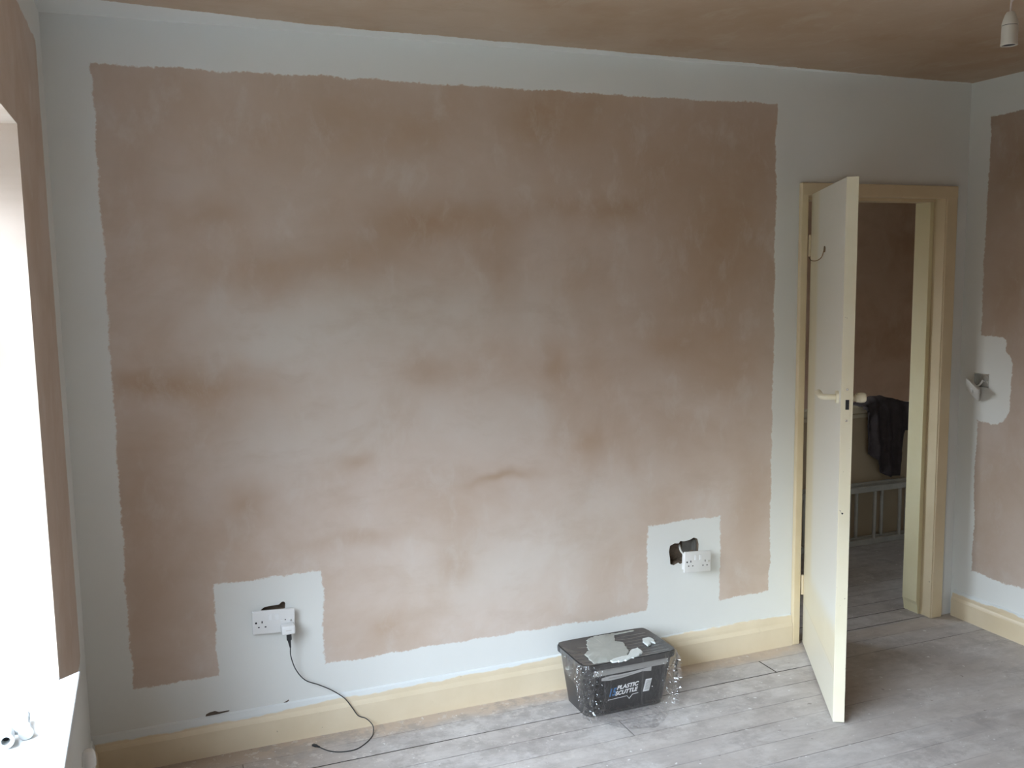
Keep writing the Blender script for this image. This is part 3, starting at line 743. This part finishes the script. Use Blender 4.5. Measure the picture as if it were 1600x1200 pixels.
top_patch([(2.017,-.185),(2.045,-.182),(2.052,-.215),(2.040,-.243),(2.028,-.225),(2.018,-.250),(2.000,-.252),(2.002,-.210)], BH-.001, .006, 'paint_smear', M['paint_blob'], .005, .002)
top_patch([(1.925,-.090),(2.03,-.088),(2.03,-.096),(1.925,-.101)], BH-.001, .003, 'paint_smear', M['tape'], .003, .001)
# printed label on the sloping front
def fpt(x, z, off=.0015):   # point on the front face, local coordinates; x, z as world
    zz = z; w, d, oy = bsec(zz)
    return Vector((x-BC.x, oy-d/2-off, zz))
def front_poly(pts, name, m, off, th=.0006, par=None):
    b = MB(); P = [fpt(x, z, off) for x, z in pts]; b.extrude_poly(P, (0, -th, -th*.2)); return b.build(name, m, par or bk)
lab = front_poly([(1.745,.016),(2.018,.016),(2.034,.198),(1.735,.198)], 'label', M['label_black'], .0008)
front_poly([(1.731,.176),(2.044,.176),(2.048,.2045),(1.728,.2045)], 'grey_band', M['label_grey'], .0018, par=lab)
sw1 = [(1.775,.168),(1.80,.171),(1.86,.170),(1.92,.174),(1.975,.181),(1.975,.160),(1.94,.161),(1.89,.152),(1.83,.145),(1.79,.147)]
front_poly([(1.765,.166),(1.80,.170),(1.85,.168),(1.90,.170),(1.978,.176),(1.978,.158),(1.94,.163),(1.90,.158),(1.85,.152),(1.80,.150),(1.765,.155)], 'swoosh', M['label_pale'], .0018, par=lab)
front_poly([(1.79,.158),(1.84,.157),(1.88,.160),(1.90,.165),(1.86,.164),(1.80,.163)], 'swoosh_line', M['label_grey'], .0030, par=lab)
front_poly([(1.950,.073),(1.977,.073),(1.985,.125),(1.958,.125)], 'barcode_panel', M['ink_white'], .0018, par=lab)
bb_ = MB()
for k in range(9):
    z = .079+k*.0047
    P = [fpt(1.954+(z-.073)*.15+.001, z, .0032), fpt(1.977+(z-.073)*.15-.001, z, .0032), fpt(1.977+(z-.073)*.15-.001, z+.0022, .0032), fpt(1.954+(z-.073)*.15+.001, z+.0022, .0032)]
    bb_.poly(P)
bb_.build('barcode_bars', M['label_grey'], lab)
bb_ = MB()
for (p, q) in (((1.800,.066),(1.882,.069)), ((1.882,.069),(1.892,.055)), ((1.892,.055),(1.905,.0715)), ((1.905,.0715),(1.93,.073))):
    bb_.tube([fpt(p[0], p[1], .0022), fpt(q[0], q[1], .0022)], .0008, 6)
bb_.build('label_line', M['ink_white'], lab)
bb_ = MB().cyl(fpt(1.990, .088, .001), fpt(1.990, .088, .003), .002); bb_.build('label_dot', M['ink_white'], lab)
def text_on_front(txt, x, z, size, m, name, width=None):
    cu = bpy.data.curves.new(name, 'FONT'); cu.body = txt; cu.size = size; cu.shear = .22; cu.offset = size*.035; cu.extrude = .0003
    tmp = bpy.data.objects.new(name, cu); COL.objects.link(tmp); bpy.context.view_layer.update()
    me = bpy.data.meshes.new_from_object(tmp.evaluated_get(bpy.context.evaluated_depsgraph_get())); bpy.data.objects.remove(tmp)
    xs = [v.co.x for v in me.vertices]; sc = width/(max(xs)-min(xs)) if width else 1
    for v in me.vertices:
        lx, lz, t = v.co.x*sc, v.co.y, v.co.z
        v.co = fpt(x+lx, z+lz+lx*.035, .0022+t)
    me.materials.clear(); me.materials.append(m)
    o = bpy.data.objects.new(name, me); COL.objects.link(o); o.parent = lab; return o
text_on_front('PLASTIC', 1.834, .1035, .0235, M['ink_white'], 'lettering', .094)
text_on_front('SCUTTLE', 1.829, .0800, .0235, M['ink_white'], 'lettering', .097)
text_on_front('15', 1.799, .0815, .044, M['ink_blue'], 'numerals', .030)

# clear film wrapped around the sides, crumpled at the two front corners and spread on the floor in front
def fn(p, s, k=0): return mnoise.noise(Vector((p.x*s+k, p.y*s-k, p.z*s)))
def film_sheet(path, name, amp, seed, drop, nv=70, bulge=.0):
    """path: list of (x, y, outward dir) in bucket coordinates at the rim; drop(u) -> bottom height; the sheet follows the tapered wall"""
    b = MB(); G_ = []
    n_ = len(path)
    for i, (p, nd) in enumerate(path):
        u = i/(n_-1); col_ = []; zb_ = drop(u)
        for j in range(nv+1):
            t = j/nv; z = (BH+.003)*(1-t)+zb_*t
            taper = (BWt-BWb)/2*(1-z/BH)
            base = Vector((p.x, p.y, 0))-nd*taper*(.55-.2*t)+Vector((0, 0, z))
            a = amp(u)*min(1, t*6)
            q = base*1.0
            fold = (1-abs(mnoise.noise(Vector((u*20+seed, t*3.2+u*6, seed)))))**3*1.1+(1-abs(mnoise.noise(Vector((u*44+seed, t*11.0-u*9, seed)))))**4*.8+.32*mnoise.noise(Vector((u*110, t*45, seed)))
            q += nd*(.0035+a*fold)+Vector((-nd.y, nd.x, 0))*a*.6*mnoise.noise(Vector((u*15, t*12, seed+4)))
            col_.append(b.bm.verts.new(q))
        G_.append(col_)
    for i in range(n_-1):
        for j in range(nv): b.bm.faces.new((G_[i][j], G_[i+1][j], G_[i+1][j+1], G_[i][j+1]))
    return b.build(name, M['film'], bk, False)
hw, hd, rr_ = BWt/2, BDt/2, .04
def rim_point(s):
    """s runs from the back-left corner forward along the left side (0..1), front (1..2), right side (2..3)"""
    if s < 1: return Vector((-hw, hd-2*hd*s, 0)), Vector((-1, 0, 0))
    if s < 2: return Vector((-hw+2*hw*(s-1), -hd, 0)), Vector((0, -1, 0))
    return Vector((hw, -hd+2*hd*(s-2), 0)), Vector((1, 0, 0))
def path(s0, s1, n_):
    out = []
    for i in range(n_):
        s = s0+(s1-s0)*i/(n_-1); p, nd = rim_point(s)
        for c in (1.0, 2.0):
            k = (s-c)/.16
            if abs(k) < 1:
                _, n0 = rim_point(c-.01); _, n1 = rim_point(c+.01)
                f = (k+1)/2; f = f*f*(3-2*f)
                nd = (n0*(1-f)+n1*f).normalized(); p = p-nd*.014*(1-abs(k))
        out.append((p, nd))
    return out
bumpf = lambda u, c, w: math.exp(-((u-c)/w)**2)
film_sheet(path(.25, 1.62, 210), 'plastic_wrap', lambda u: .0012+.022*bumpf(u, .555, .105)+.004*bumpf(u, .2, .1), 3.1,
           lambda u: .155-.05*u-.085*bumpf(u, .56, .12)-.10*max(0, min(1, (u-.52)/.22)))
film_sheet(path(1.60, 2.5, 150), 'plastic_wrap', lambda u: .0015+.018*bumpf(u, .47, .16), 8.4,
           lambda u: .012+.14*max(0, min(1, (u-.55)/.3)))
# tail of film on the floorboards
b = MB(); G_ = []; na, nr = 70, 26
for i in range(na+1):
    u = i/na; col_ = []
    for j in range(nr+1):
        t = j/nr
        x0_ = -.16+.34*u; y0_ = -BDb/2-.002
        out_ = .150*math.sin(math.pi*min(1, max(0, u*.96+.03)))**.6*(1+.12*mnoise.noise(Vector((u*6, 0, 2))))
        x = x0_*(1-.12*t)+.004; y = y0_-out_*t
        z = .004+.022*(1-t)**2.2+.010*abs(mnoise.noise(Vector((x*40, y*40, 1))))*(.4+(1-t))+.004*mnoise.noise(Vector((x*110, y*110, 6)))*(1-t)
        col_.append(b.bm.verts.new((x, y, max(.0015, z))))
    G_.append(col_)
for i in range(na):
    for j in range(nr): b.bm.faces.new((G_[i][j], G_[i+1][j], G_[i+1][j+1], G_[i][j+1]))
b.build('plastic_wrap', M['film'], bk, False)

# ---------------------------------------------------------------- landing: boarded banister, ladder, coat
bn = empty('banister', (4.4, 1.19, 0)); tag(bn, 'cream boarded landing banister with handrail, seen through the doorway', 'banister')
def in_bn(b, name, m, sm=False):
    o = b.build(name, m, bn, sm); o.matrix_parent_inverse = Matrix.Translation((-4.4, -1.19, 0)); return o
in_bn(MB().box((2.4, 1.165, .0), (LX1, 1.185, .80)), 'panel', M['hardboard'])
in_bn(MB().box((2.4, 1.150, .795), (LX1, 1.205, .842), bev=.012, seg=3), 'handrail', M['rail'])
in_bn(MB().box((2.4, 1.156, .768), (LX1, 1.190, .792), bev=.003), 'rail_mould', M['rail'])
ld = empty('ladder', (4.4, 1.10, 0)); tag(ld, 'grey aluminium ladder lying on its side against the banister', 'ladder')
def in_ld(b, name, m, sm=False):
    o = b.build(name, m, ld, sm); o.matrix_parent_inverse = Matrix.Translation((-4.4, -1.10, 0)); return o
A0, A1 = 3.1, 5.7
tilt = lambda z: .0
for (y, dz, dxr, nm) in ((1.075, 0, .0, 'stile'), (1.125, .03, .10, 'stile')):
    for z in ((.0, .326) if dz == 0 else (.0, .338)):
        in_ld(MB().box((A0+dz, y-.012, z), (A1+dz, y+.012, z+.034), bev=.003), nm, M['ali'])
    k = 0; x = 3.157+dxr
    while x < A1-.05:
        in_ld(MB().cyl((x, y, .030), (x, y, .330 if dz == 0 else .342), .011, n=12), 'rung', M['ali'], True)
        x += .195
# coat hung over the handrail
cols = [(4.250,.838,.830),(4.275,.832,.815),(4.300,.80,.80),(4.318,.78,.62),(4.326,.60,.545),(4.345,.58,.525),(4.375,.57,.505),(4.402,.55,.470),(4.412,.52,.425),(4.45,.5,.402),(4.485,.5,.388),(4.52,.5,.390),(4.548,.5,.396),(4.560,.55,.465),(4.584,.60,.566),(4.592,.65,.672),(4.612,.70,.676),(4.625,.72,.70),(4.632,.78,.78)]
def bot(x):
    if x <= cols[0][0]: return cols[0][2]
    for a, c in zip(cols, cols[1:]):
        if x <= c[0]: return a[2]+(c[2]-a[2])*(x-a[0])/(c[0]-a[0])
    return cols[-1][2]
def crest(x):
    pts = [(4.25,.848),(4.304,.866),(4.366,.895),(4.44,.893),(4.541,.868),(4.60,.85),(4.632,.842)]
    for a, c in zip(pts, pts[1:]):
        if x <= c[0]: return a[1]+(c[1]-a[1])*(x-a[0])/(c[0]-a[0])
    return pts[-1][1]
b = MB(); G_ = []; ni, nj = 72, 60
for i in range(ni+1):
    x = 4.25+(4.632-4.25)*i/ni; zt2, zb2 = crest(x), bot(x); col_ = []
    for j in range(nj+1):
        t = j/nj
        if t < .68:    # front hang, bottom to rail
            q = t/.68; z = zb2+(.85-zb2)*q; y = 1.135-.010*math.sin(q*math.pi)
            fold = .013*math.sin(x*75+z*6)+.010*mnoise.noise(Vector((x*22, z*9, 2)))+.006*mnoise.noise(Vector((x*50, z*30, 2)))
            y += fold*min(1, (1-q)*2.5+.25)-.014
            xx = x+.006*mnoise.noise(Vector((x*20, z*12, 9)))
        elif t < .84:  # over the rail
            q = (t-.68)/.16; a = math.pi*q; y = 1.178-math.cos(a)*.052; z = .85+(zt2-.85)*math.sin(a)+.005*mnoise.noise(Vector((x*30, q*3, 5))); xx = x
        else:
            q = (t-.84)/.16; y = 1.228+.006*math.sin(x*60); z = .85-.25*q; xx = x
        col_.append(b.bm.verts.new((xx, y, z)))
    G_.append(col_)
for i in range(ni):
    for j in range(nj): b.bm.faces.new((G_[i][j], G_[i+1][j], G_[i+1][j+1], G_[i][j+1]))
ct = b.build('coat', M['jacket'], None, True)
md = ct.modifiers.new('th', 'SOLIDIFY'); md.thickness = .006; md.offset = -1
tag(ct, 'dark charcoal coat draped over the landing handrail', 'coat')
